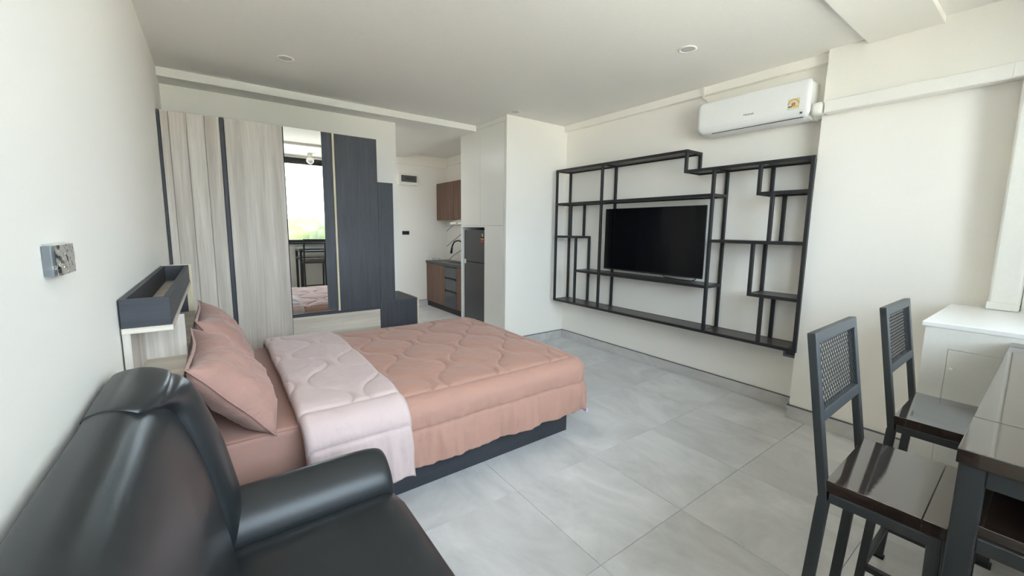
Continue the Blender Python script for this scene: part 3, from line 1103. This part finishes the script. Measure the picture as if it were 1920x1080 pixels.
# pipe ducts
dk = thing('pipe_duct', 'white plastic pipe duct running along the pier from the air conditioner', 'duct', (3.45, 0.6, 2.26))
MB().box(3.435, 3.522, 0.103, 1.075, 2.226, 2.308).build('channel', 'whiteplastic', dk, bevel=0.012, seg=3)
MB().box(3.4335, 3.521, 1.070, 1.076, 2.2245, 2.3095).build('joint', 'whiteplastic', dk, bevel=0.005)
MB().box(3.4335, 3.521, 0.25, 0.256, 2.2245, 2.3095).build('joint', 'whiteplastic', dk, bevel=0.005)
rounded_block(3.432, 3.523, 1.08, 1.162, 2.224, 2.310, r=0.032).build('elbow', 'whiteplastic', dk, smooth=True)
mb = MB().tube([(3.56, 1.10, 2.24), (3.565, 1.15, 2.222), (3.58, 1.17, 2.25)], 0.022, 10)
mb.build('hose', 'whiteplastic', dk, smooth=True)
vd = thing('pipe_riser', 'white upright pipe duct standing on the white counter by the window', 'duct', (3.42, 0.15, 1.0))
MB().box(3.375, 3.488, 0.103, 0.215, 1.007, 2.222).build('channel', 'whiteplastic', vd, bevel=0.02, seg=4)
MB().box(3.368, 3.488, 0.103, 0.221, 1.007, 1.05).build('collar', 'whiteplastic', vd, bevel=0.012, seg=3)
cn = thing('cable_conduit', 'thin white cable conduit dropping from the ceiling trim to the air conditioner', 'conduit', (3.58, 2.04, 2.6))
MB().box(3.572, 3.588, 2.024, 2.052, 2.596, 2.672).build('clip', 'whiteplastic', cn, bevel=0.002)
MB().tube([(3.580, 2.038, 2.60), (3.585, 2.038, 2.59), (3.62, 2.030, 2.575), (3.627, 2.022, 2.56), (3.627, 2.022, 2.485)], 0.008, 8).build('conduit_pipe', 'whiteplastic', cn, smooth=True)

# outlet half hidden below the rack
wo = thing('wall_outlet', 'grey wall outlet below the right end of the rack', 'outlet', (XT - 0.01, 1.2, 0.44))
MB().box(XT - 0.016, XT, 1.135, 1.24, 0.425, 0.505).build('plate', 'switchgrey', wo, bevel=0.002)
MB().box(XT - 0.019, XT - 0.016, 1.155, 1.222, 0.445, 0.487).build('socket', 'outletdark', wo, bevel=0.001)

# ------------------------------------------------------------------ ceiling fittings
for (x, y), lb in (((0.527, 3.647), 'round white downlight in the ceiling above the bed and wardrobe'),
                   ((2.759, 1.708), 'round white downlight in the ceiling near the air conditioner'),
                   ((2.723, 3.677), 'round white downlight in the ceiling close to the tall built-in cabinet')):
    dl = thing('downlight', lb, 'ceiling light', (x, y, ZC), 'recessed ceiling downlights')
    mb = MB()
    n_ = 32
    pr_ = [(0.058, 0.0), (0.062, -0.005), (0.050, -0.007), (0.045, -0.004), (0.044, 0.002)]
    mb.grid(n_, len(pr_) - 1, lambda u, v: (x + spline(pr_, v).x * math.cos(2 * PI * u), y + spline(pr_, v).x * math.sin(2 * PI * u), ZC + spline(pr_, v).y))
    mb.build('ring', 'ring', dl, smooth=True)
    MB().cyl((x, y), 0.046, ZC - 0.003, ZC - 0.0015, n=28).build('diffuser', 'lens', dl)
gl = thing('globe_lamp', 'small white globe lamp on the ceiling by the window, seen in the mirror', 'ceiling light', (1.52, -0.15, 2.6))
mb = MB()
bmesh.ops.create_uvsphere(mb.bm, u_segments=24, v_segments=16, radius=0.065, matrix=Matrix.Translation((1.52, -0.15, 2.56)))
mb.build('globe', 'frosted', gl, smooth=True)
MB().cyl((1.52, -0.15), 0.045, 2.615, ZC, n=24).build('base', 'whiteplastic', gl)

kl = bpy.data.lights.new('added_kitchen_fill', 'AREA')  # added light, out of view, that brightens the dim kitchen
kl.shape = 'DISK'
kl.size = 0.09
kl.energy = 4.2
kl.color = (0.95, 0.98, 1.0)
ko_ = bpy.data.objects.new('added_kitchen_fill', kl)
COL.objects.link(ko_)
ko_.location = (1.5, 5.7, ZB - 0.006)
kd_ = thing('downlight', 'unseen white downlight added to brighten the kitchen, behind the wardrobe wall', 'ceiling light', (1.5, 5.7, ZB), 'recessed ceiling downlights')
mb = MB()  # made-up fitting around the added kitchen light, hidden from the camera
mb.grid(32, 4, lambda u, v: (1.5 + spline(pr_, v).x * math.cos(2 * PI * u), 5.7 + spline(pr_, v).x * math.sin(2 * PI * u), ZB + spline(pr_, v).y))
mb.build('ring', 'ring', kd_, smooth=True)
MB().cyl((1.5, 5.7), 0.046, ZB - 0.003, ZB - 0.0015, n=28).build('diffuser', 'lens', kd_)

# ------------------------------------------------------------------ switches and boxes
sw = thing('light_switch', 'grey light switch still wrapped in clear film on the white wall', 'switch', (XH, 1.31, 1.33))
MB().box(XH, XH + 0.016, 1.243, 1.384, 1.297, 1.362).build('plate', 'switchgrey', sw, bevel=0.003)
for k, (a, b) in enumerate(((1.262, 1.305), (1.322, 1.366))):
    MB().box(XH + 0.016, XH + 0.019, a, b, 1.308, 1.351).build('rocker', 'outletdark' if k == 0 else 'switchgrey', sw, bevel=0.002)
mb = MB()


def film(u, v):
    y = 1.24 + 0.147 * u
    z = 1.2945 + 0.071 * v
    e = min(u, 1 - u, v, 1 - v)
    h = 0.0205 if e > 0.02 else 0.004
    h += 0.0022 * abs(noise.noise(Vector((u * 3 + v * 2, v * 2.5 - u, 0.4)))) * (e > 0.02)
    return (XH + h, y, z)


mb.grid(36, 24, film)
plabel(mb.build('film', 'film', sw), 'wrinkled clear film')
ko = thing('kitchen_outlet', 'dark twin outlet on the grey kitchen end wall', 'outlet', (2.72, YK, 1.32))
MB().box(2.655, 2.782, YK - 0.01, YK, 1.289, 1.353).build('plate', 'outletdark', ko, bevel=0.002)
for x in (2.69, 2.747):
    MB().box(x - 0.02, x + 0.02, YK - 0.013, YK - 0.01, 1.30, 1.342).build('socket', 'black', ko, bevel=0.001)
bb = thing('breaker_box', 'white breaker box with a smoked flap on the kitchen end wall', 'breaker box', (2.76, YK, 2.23))
MB().box(2.593, 2.935, YK - 0.06, YK, 2.137, 2.334).build('casing', 'whiteplastic', bb, bevel=0.008)
MB().box(2.635, 2.912, YK - 0.068, YK - 0.06, 2.19, 2.30).build('flap', 'dimwindow', bb, bevel=0.003)
MB().box(2.71, 2.85, YK - 0.071, YK - 0.068, 2.235, 2.255).build('breaker_row', 'outletdark', bb)

# ------------------------------------------------------------------ tall built-in cabinet with the fridge
tc_ = thing('tall_cabinet', 'tall white built-in cabinet enclosing the dark fridge', 'cabinet', (3.05, 4.34, 0))
CX, CY0, CY1 = XP, 3.836, 4.865
def cb_(name, x0, x1, y0, y1, z0, z1, mat='laminate', bev=0.001):
    return MB().box(x0, x1, y0, y1, z0, z1).build(name, mat, tc_, bevel=bev, seg=1)
cb_('filler', CX, 3.52, CY0, CY1, 2.615, ZC - 0.001)
cb_('door', CX, CX + 0.02, CY0 + 0.028, 4.3725, 1.449, 2.612)
cb_('door', CX, CX + 0.02, 4.3755, CY1, 1.449, 2.612)
cb_('side_panel', CX + 0.021, 3.52, CY1 - 0.02, CY1, 0, 2.613)
cb_('side_panel', CX + 0.004, 3.52, CY0, CY0 + 0.018, 0, 2.613)
cb_('edge_strip', CX - 0.001, CX + 0.02, CY0 + 0.002, CY0 + 0.022, 0.0, 2.613)
cb_('front_panel', CX, CX + 0.02, CY0 + 0.028, 4.275, 0.0, 1.4465)
cb_('niche_wall', CX + 0.02, 3.52, 4.257, 4.275, 0.0, 1.443)
cb_('niche_ceiling', CX + 0.004, 3.52, 4.275, CY1, 1.425, 1.447)
cb_('stile', CX - 0.001, CX + 0.02, CY1 - 0.032, CY1, 0.0, 1.443)
cb_('back_panel', 3.50, 3.52, 4.275, CY1 - 0.02, 0.0, 1.43)
fr = thing('refrigerator', 'two-door dark fridge recessed in the white cabinet', 'fridge', (3.0, 4.55, 0))
FX, FY0, FY1 = 2.745, 4.283, 4.826
MB().box(FX + 0.05, 3.35, FY0 + 0.004, FY1 - 0.004, 0.04, 1.385).build('body', 'fridgegrey', fr, bevel=0.004)
MB().box(FX, FX + 0.05, FY0, FY1, 0.975, 1.39).build('door', 'fridge', fr, bevel=0.006)
MB().box(FX, FX + 0.05, FY0, FY1, 0.09, 0.965).build('door', 'fridge', fr, bevel=0.006)
MB().box(FX + 0.008, FX + 0.045, FY0 - 0.002, FY0 + 0.006, 0.10, 1.38).build('door_edge', 'fridgegrey', fr)
MB().box(FX + 0.02, FX + 0.06, FY0 + 0.02, FY1 - 0.02, 0.02, 0.085).build('kick_plate', 'black', fr)
MB().box(FX - 0.012, FX + 0.0, FY1 - 0.045, FY1 - 0.012, 0.94, 1.0).build('hinge_cover', 'whiteplastic', fr, bevel=0.004)
lb_ = MB().box(FX - 0.0006, FX, 4.335, 4.415, 1.235, 1.358).build('sticker', 'black', fr)
text('10', 'label_numeral', 'labelwhite', lb_, (FX - 0.0012, 4.375, 1.325), (PI / 2, 0, -PI / 2), 0.05, extr=0.0002)
MB().box(FX - 0.001, FX - 0.0006, 4.34, 4.41, 1.272, 1.284).build('label_block', 'orange', lb_)
MB().box(FX - 0.001, FX - 0.0006, 4.345, 4.405, 1.242, 1.262).build('label_block', 'red', lb_)

# ------------------------------------------------------------------ kitchen
KX = 3.1
kc = thing('kitchen_base_cabinet', 'walnut kitchen base unit with graphite drawers under the dark worktop', 'cabinet', (3.3, 5.9, 0))
KY0, KY1 = 4.875, YK - 0.004
MB().box(KX + 0.02, XK - 0.014, KY0, KY1, 0.10, 0.785).build('body', 'walnut', kc)
MB().box(KX + 0.015, KX + 0.03, KY0, KY1, 0.0, 0.1).build('toe_kick', 'black', kc)
MB().box(KX, KX + 0.02, 6.125, KY1, 0.095, 0.782).build('door', 'walnut', kc, bevel=0.0015)
MB().box(KX, KX + 0.02, 5.29, 5.715, 0.095, 0.782).build('door', 'walnut', kc, bevel=0.0015)
MB().box(KX, KX + 0.02, KY0 + 0.01, 5.287, 0.095, 0.782).build('door', 'walnut', kc, bevel=0.0015)
for z0, z1 in ((0.60, 0.782), (0.385, 0.585), (0.095, 0.37)):
    d_ = MB().box(KX, KX + 0.02, 5.72, 6.12, z0, z1).build('drawer', 'drawer', kc, bevel=0.0015)
    MB().box(KX - 0.012, KX + 0.0, 5.73, 6.11, z1 - 0.016, z1 + 0.002).build('handle', 'black', d_, bevel=0.002)
tag(MB().box(KX - 0.015, XK - 0.013, KY0, KY1, 0.786, 0.826).build('worktop', 'worktop', bevel=0.003), 'dark speckled worktop of the kitchen unit', 'worktop')
sk = thing('sink', 'steel sink bowl set in the dark worktop', 'sink', (3.3, 6.05, 0.826))
mb = MB()
mb.box(3.16, 3.46, 5.75, 5.765, 0.826, 0.832)
mb.box(3.16, 3.46, 6.335, 6.35, 0.826, 0.832)
mb.box(3.16, 3.18, 5.765, 6.335, 0.826, 0.832)
mb.box(3.44, 3.46, 5.765, 6.335, 0.826, 0.832)
mb.build('rim', 'steel', sk)
MB().box(3.18, 3.44, 5.765, 6.335, 0.8265, 0.8285).build('bowl', 'acgrey', sk)
MB().cyl((3.36, 6.30), 0.018, 0.832, 0.85, n=16).build('drain_knob', 'chrome', sk)
fc = thing('faucet', 'black gooseneck faucet over the kitchen sink', 'faucet', (3.42, 6.0, 0.826))
MB().cyl((3.35, 5.90), 0.024, 0.826, 0.86, n=18).build('base', 'black', fc)
pts = [spline([(5.90, 0.85), (5.90, 1.0), (5.93, 1.12), (6.02, 1.19), (6.12, 1.20), (6.24, 1.175), (6.31, 1.11), (6.335, 1.06)], k / 40) for k in range(41)]
MB().tube([(3.35, q.x, q.y) for q in pts], 0.013, 12).build('spout', 'black', fc, smooth=True)
MB().tube([(3.35, 6.332, 1.07), (3.35, 6.362, 0.975)], [0.017, 0.021], 14).build('spray_head', 'black', fc, smooth=True)
MB().tube([(3.35, 5.90, 0.88), (3.29, 5.86, 0.90)], 0.007, 8).build('lever', 'black', fc, smooth=True)
jr = thing('glass_dish', 'small clear dish at the far end of the kitchen worktop', 'dish', (3.24, 6.73, 0.826))
mb = MB()
mb.grid(24, 6, lambda u, v: (3.24 + (0.045 + 0.025 * v) * math.cos(2 * PI * u), 6.73 + (0.045 + 0.025 * v) * math.sin(2 * PI * u), 0.828 + 0.045 * v * v))
o = mb.build('bowl', 'film', jr, smooth=True)
MB().cyl((3.24, 6.73), 0.045, 0.826, 0.829, n=24).build('foot', 'film', jr)
uc = thing('kitchen_wall_cabinet', 'walnut kitchen wall cabinet above the hood', 'cabinet', (3.4, 6.0, 1.55))
MB().box(3.335, XK - 0.002, KY0, KY1, 1.555, 2.195).build('body', 'walnut', uc)
for y0, y1 in ((6.20, KY1), (5.55, 6.195), (KY0, 5.545)):
    MB().box(3.315, 3.335, y0 + 0.002, y1 - 0.002, 1.551, 2.199).build('door', 'walnut', uc, bevel=0.0015)
hd = thing('range_hood', 'slim white range hood below the walnut wall cabinet', 'range hood', (3.3, 5.7, 1.5))
MB().box(3.10, XK - 0.014, 5.30, 5.92, 1.470, 1.505).build('visor', 'whiteplastic', hd, bevel=0.003)
MB().prism([(3.12, 1.505), (XK - 0.014, 1.505), (XK - 0.014, 1.549), (3.24, 1.549)], 'y', 5.31, 5.91).build('body', 'whiteplastic', hd)
MB().box(3.098, 3.10, 5.66, 5.72, 1.482, 1.494).build('button', 'logogrey', hd)
MB().box(3.15, XK - 0.05, 5.33, 5.89, 1.464, 1.470).build('filter', 'acgrey', hd)

# ------------------------------------------------------------------ white counter by the window
wc = thing('white_counter', 'white built-in counter cabinet under the window beside the bar table', 'cabinet', (3.05, -0.05, 0))
MB().box(2.668, 3.461, YWIN + 0.052, 0.34, 0.0, 0.985).build('body', 'laminate', wc, bevel=0.001)
MB().box(2.648, 3.462, YWIN + 0.052, 0.353, 0.985, 1.006).build('top', 'laminategloss', wc, bevel=0.002)
MB().prism([(0.3405, 0.0), (0.3405, 0.9845), (YWIN + 0.053, 0.9845), (YWIN + 0.053, 0.8925), (0.2605, 0.8925), (0.2605, 0.0)], 'x', 2.650, 2.6675).build('front_frame', 'laminate', wc)
dd = MB().box(2.651, 2.668, -0.16, 0.2596, 0.08, 0.8916).build('door', 'laminate', wc, bevel=0.0015)
MB().cyl((0.246, 0.802), 0.008, 2.632, 2.651, axis='x', n=14).build('knob', 'whiteplastic', dd)
MB().box(2.651, 2.668, YWIN + 0.054, -0.163, 0.08, 0.890).build('door', 'laminate', wc, bevel=0.0015)

# ------------------------------------------------------------------ bar table
TX0, TX1, TY1, TY0, TZ = 1.228, 2.642, 0.086, -0.43, 0.966
bt = thing('bar_table', 'dark varnished wood bar table on a black metal frame', 'table', (1.9, -0.15, 0))
for a, b in ((TX0, 1.4738), (1.4746, TX1)):
    MB().box(a, b, TY0, TY1, TZ - 0.032, TZ).build('plank', 'varnish', bt, bevel=0.002)
for a, b in ((TX0 + 0.02, 1.70), (1.701, 2.2), (2.201, TX1 - 0.02)):
    MB().box(a, b, TY0 + 0.02, TY1 - 0.03, 0.782, 0.806).build('shelf_plank', 'varnish', bt, bevel=0.002)
lw = 0.04
for x in (TX0 + 0.028, TX1 - 0.06):
    for y in (TY1 - lw / 2 - 0.004, TY0 + lw / 2 + 0.004):
        lg = MB().bar((x, y, 0.006), (x, y, TZ - 0.033), lw).build('leg', 'chairmetal', bt, bevel=0.003, seg=1)
        MB().box(x - 0.027, x + 0.027, y - 0.027, y + 0.027, 0, 0.007).build('foot_plate', 'chairmetal', lg)
    MB().bar((x, TY1 - lw - 0.004, TZ - 0.052), (x, TY0 + lw + 0.004, TZ - 0.052), lw, lw).build('rail', 'chairmetal', bt, bevel=0.002, seg=1)
    MB().bar((x, TY1 - lw - 0.004, 0.765), (x, TY0 + lw + 0.004, 0.765), lw * 0.8, 0.032).build('rail', 'chairmetal', bt, bevel=0.002, seg=1)
for y in (TY1 - lw / 2 - 0.004, TY0 + lw / 2 + 0.004):
    MB().bar((TX0 + 0.028 + lw / 2, y, TZ - 0.052), (TX1 - 0.06 - lw / 2, y, TZ - 0.052), lw).build('rail', 'chairmetal', bt, bevel=0.002, seg=1)
MB().bar((TX0 + 0.05, TY0 + 0.024, 0.765), (TX1 - 0.08, TY0 + 0.024, 0.765), 0.03).build('rail', 'chairmetal', bt)

# ------------------------------------------------------------------ bar chairs
def make_chair(label):
    """local frame: x across, y toward the room (back of the chair), z up; origin on the floor under the seat's back edge centre"""
    t = thing('bar_chair', label, 'chair', (0, 0, 0), 'mesh-backed bar chairs')
    W, tb = 0.372, 0.020
    hx = W / 2 - 0.014
    pw = 0.028
    zs = 0.765
    D = 0.212
    def bar(name, a, b, w=pw, h=tb, upv=None):
        return MB().bar(a, b, w, h, upv).build(name, 'chairmetal', t, bevel=0.0025, seg=2)
    yb = 0.0
    for s in (-1, 1):
        bar('back_post', (s * hx, yb + 0.006, zs - 0.055), (s * hx, 0.068, 1.14), pw, tb, (0, 1, 0.15))
        lg = bar('leg', (s * hx, yb + 0.006, zs - 0.052), (s * hx, 0.045, 0.005), pw, pw * 0.9, (0, 1, 0))
        MB().box(s * hx - 0.017, s * hx + 0.017, 0.028, 0.062, 0, 0.006).build('foot_cap', 'black', lg)
        lg = bar('leg', (s * hx, -D + 0.012, zs - 0.052), (s * hx, -D + 0.004, 0.005), pw, pw * 0.9, (0, 1, 0))
        MB().box(s * hx - 0.017, s * hx + 0.017, -D - 0.013, -D + 0.021, 0, 0.006).build('foot_cap', 'black', lg)
        bar('seat_rail', (s * hx, yb - 0.006, zs - 0.044), (s * hx, -D + 0.0, zs - 0.044), pw, 0.026)
        bar('stretcher', (s * hx, 0.025, 0.145), (s * hx, -D + 0.02, 0.145), 0.022, 0.022)
    bar('seat_rail', (-hx + pw / 2, yb, zs - 0.044), (hx - pw / 2, yb, zs - 0.044), 0.022, 0.026)
    bar('seat_rail', (-hx + pw / 2, -D + 0.012, zs - 0.044), (hx - pw / 2, -D + 0.012, zs - 0.044), 0.022, 0.026)
    bar('stretcher', (-hx + pw / 2, 0.036, 0.145), (hx - pw / 2, 0.036, 0.145), 0.02, 0.02)
    bar('stretcher', (-hx + pw / 2, -D + 0.008, 0.28), (hx - pw / 2, -D + 0.008, 0.28), 0.02, 0.02)
    yat = lambda z: 0.006 + 0.062 * (z - (zs - 0.055)) / (1.14 - zs + 0.055)
    bar('top_rail', (-W / 2, yat(1.13), 1.131), (W / 2, yat(1.13), 1.131), tb, 0.03, (0, 0.15, 1))
    bar('lower_rail', (-hx + pw / 2, yat(0.925), 0.925), (hx - pw / 2, yat(0.925), 0.925), tb, 0.03, (0, 0.15, 1))
    # woven metal mesh: two sets of slanting wires clipped to the opening
    mb = MB()
    x0, x1, z0, z1 = -hx + pw / 2 - 0.002, hx - pw / 2 + 0.002, 0.938, 1.118
    st = 0.0185
    for sg in (-1, 1):
        sl = 1.25 * sg
        k = -40
        while k < 41:
            c = k * st
            # x = c + (z - zm) / sl
            zm = (z0 + z1) / 2
            pts = []
            za, zb = z0, z1
            xa, xb_ = c + (za - zm) / sl, c + (zb - zm) / sl
            (xa, za), (xb_, zb) = sorted(((xa, za), (xb_, zb)))
            if xb_ > x0 and xa < x1:
                if xa < x0:
                    f = (x0 - xa) / (xb_ - xa)
                    xa, za = x0, za + f * (zb - za)
                if xb_ > x1:
                    f = (x1 - xa) / (xb_ - xa)
                    xb_, zb = x1, za + f * (zb - za)
                if math.hypot(xb_ - xa, zb - za) > 0.004:
                    mb.bar((xa, yat(za) + 0.0012 * sg, za), (xb_, yat(zb) + 0.0012 * sg, zb), 0.0016, 0.0015)
            k += 1
    ms = mb.build('mesh_panel', 'chairmetal', t)
    ms['kind'] = 'stuff'
    # two-board varnished seat
    for a, b in ((-D + 0.0366, 0.004), (-D - 0.004, -D + 0.0358)):
        MB().box(-W / 2 + 0.004, W / 2 - 0.002, a, b, zs - 0.030, zs).build('seat_board', 'varnish', t, bevel=0.001, seg=1)
    return t


def dup(root, label):
    r = root.copy()
    COL.objects.link(r)
    r['label'] = label
    for ch in list(root.children):
        c = ch.copy()
        COL.objects.link(c)
        c.parent = r
        for g in ch.children:
            d = g.copy()
            COL.objects.link(d)
            d.parent = c
    return r


c1 = make_chair('mesh-backed metal bar chair at the near end of the bar table')
c2 = dup(c1, 'mesh-backed metal bar chair between the first chair and the white counter')
c1.location = (1.437, 0.302, 0)
c1.rotation_euler = (0, 0, 0.015)
c2.location = (2.098, 0.290, 0)

# ------------------------------------------------------------------ the view outside (seen in the mirror)
struct(MB().box(-400, 400, -900, -6, -16.2, -16).build('ground', 'field'))
proto = []
for kind, mtn in ((0, 'leaf'), (1, 'leafdark'), (2, 'leaf')):
    mb = MB()
    bmesh.ops.create_icosphere(mb.bm, subdivisions=3, radius=1)
    for v in mb.bm.verts:
        d = v.co.normalized()
        k = 1 + 0.22 * noise.noise(d * 2.1 + Vector((kind * 5, 0, 0))) + 0.16 * noise.noise(d * 5 + Vector((kind, 2, 0)))
        v.co = Vector((d.x * 6 * k, d.y * 6 * k, d.z * 5.2 * k))
    me = mb.build('crown', mtn, smooth=True)
    proto.append(me.data)
    bpy.data.objects.remove(me)
tk = MB().cyl((0, 0), 0.45, -9, 0, n=10, r2=0.3).build('trunk', 'bark')
tkd = tk.data
bpy.data.objects.remove(tk)
kinds = ['bright green tree', 'dark green tree', 'yellow-green tree']
rnd = random.Random(3)
for i in range(28):
    yy = -105 - (i % 4) * 26 - rnd.uniform(0, 8)
    xx = (i // 4) * 9.5 - 30 + rnd.uniform(-2, 2) + 0.16 * (-yy) + (i % 4) * 3
    kd = i % 3
    hz = rnd.uniform(9.6, 11.2)
    t = thing('tree', 'one of the %ss outside the window, seen in the mirror' % kinds[kd], 'tree', (xx, yy, -16), '%ss outside the window' % kinds[kd])
    o = bpy.data.objects.new('crown', proto[kd])
    COL.objects.link(o)
    o.parent = t
    o.location = (0, 0, hz + 1.5)
    o.rotation_euler = (0, 0, rnd.uniform(0, 6))
    o.scale = [rnd.uniform(0.8, 1.15)] * 3
    o = bpy.data.objects.new('trunk', tkd)
    COL.objects.link(o)
    o.parent = t
    o.location = (0, 0, 9)
for i, (x, y, wdt, h, lb) in enumerate(((120, -430, 16, 42, 'pale slab tower far beyond the trees, tallest in the mirror'),
                                        (150, -450, 22, 26, 'wide pale block far beyond the trees in the mirror'),
                                        (176, -440, 14, 34, 'slim pale tower far beyond the trees in the mirror'),
                                        (92, -460, 26, 24, 'low pale block far beyond the trees in the mirror'))):
    t = thing('apartment_tower', lb, 'building', (x, y, -16), None)
    MB().box(x - wdt / 2, x + wdt / 2, y - 8, y + 8, -16, -16 + h).build('body', 'tower', t)
    for fz in range(4, int(h) - 2, 5):
        MB().box(x - wdt / 2 + 1, x + wdt / 2 - 1, y + 7.9, y + 8.1, -16 + fz, -16 + fz + 2).build('window_band', 'towerglass', t)
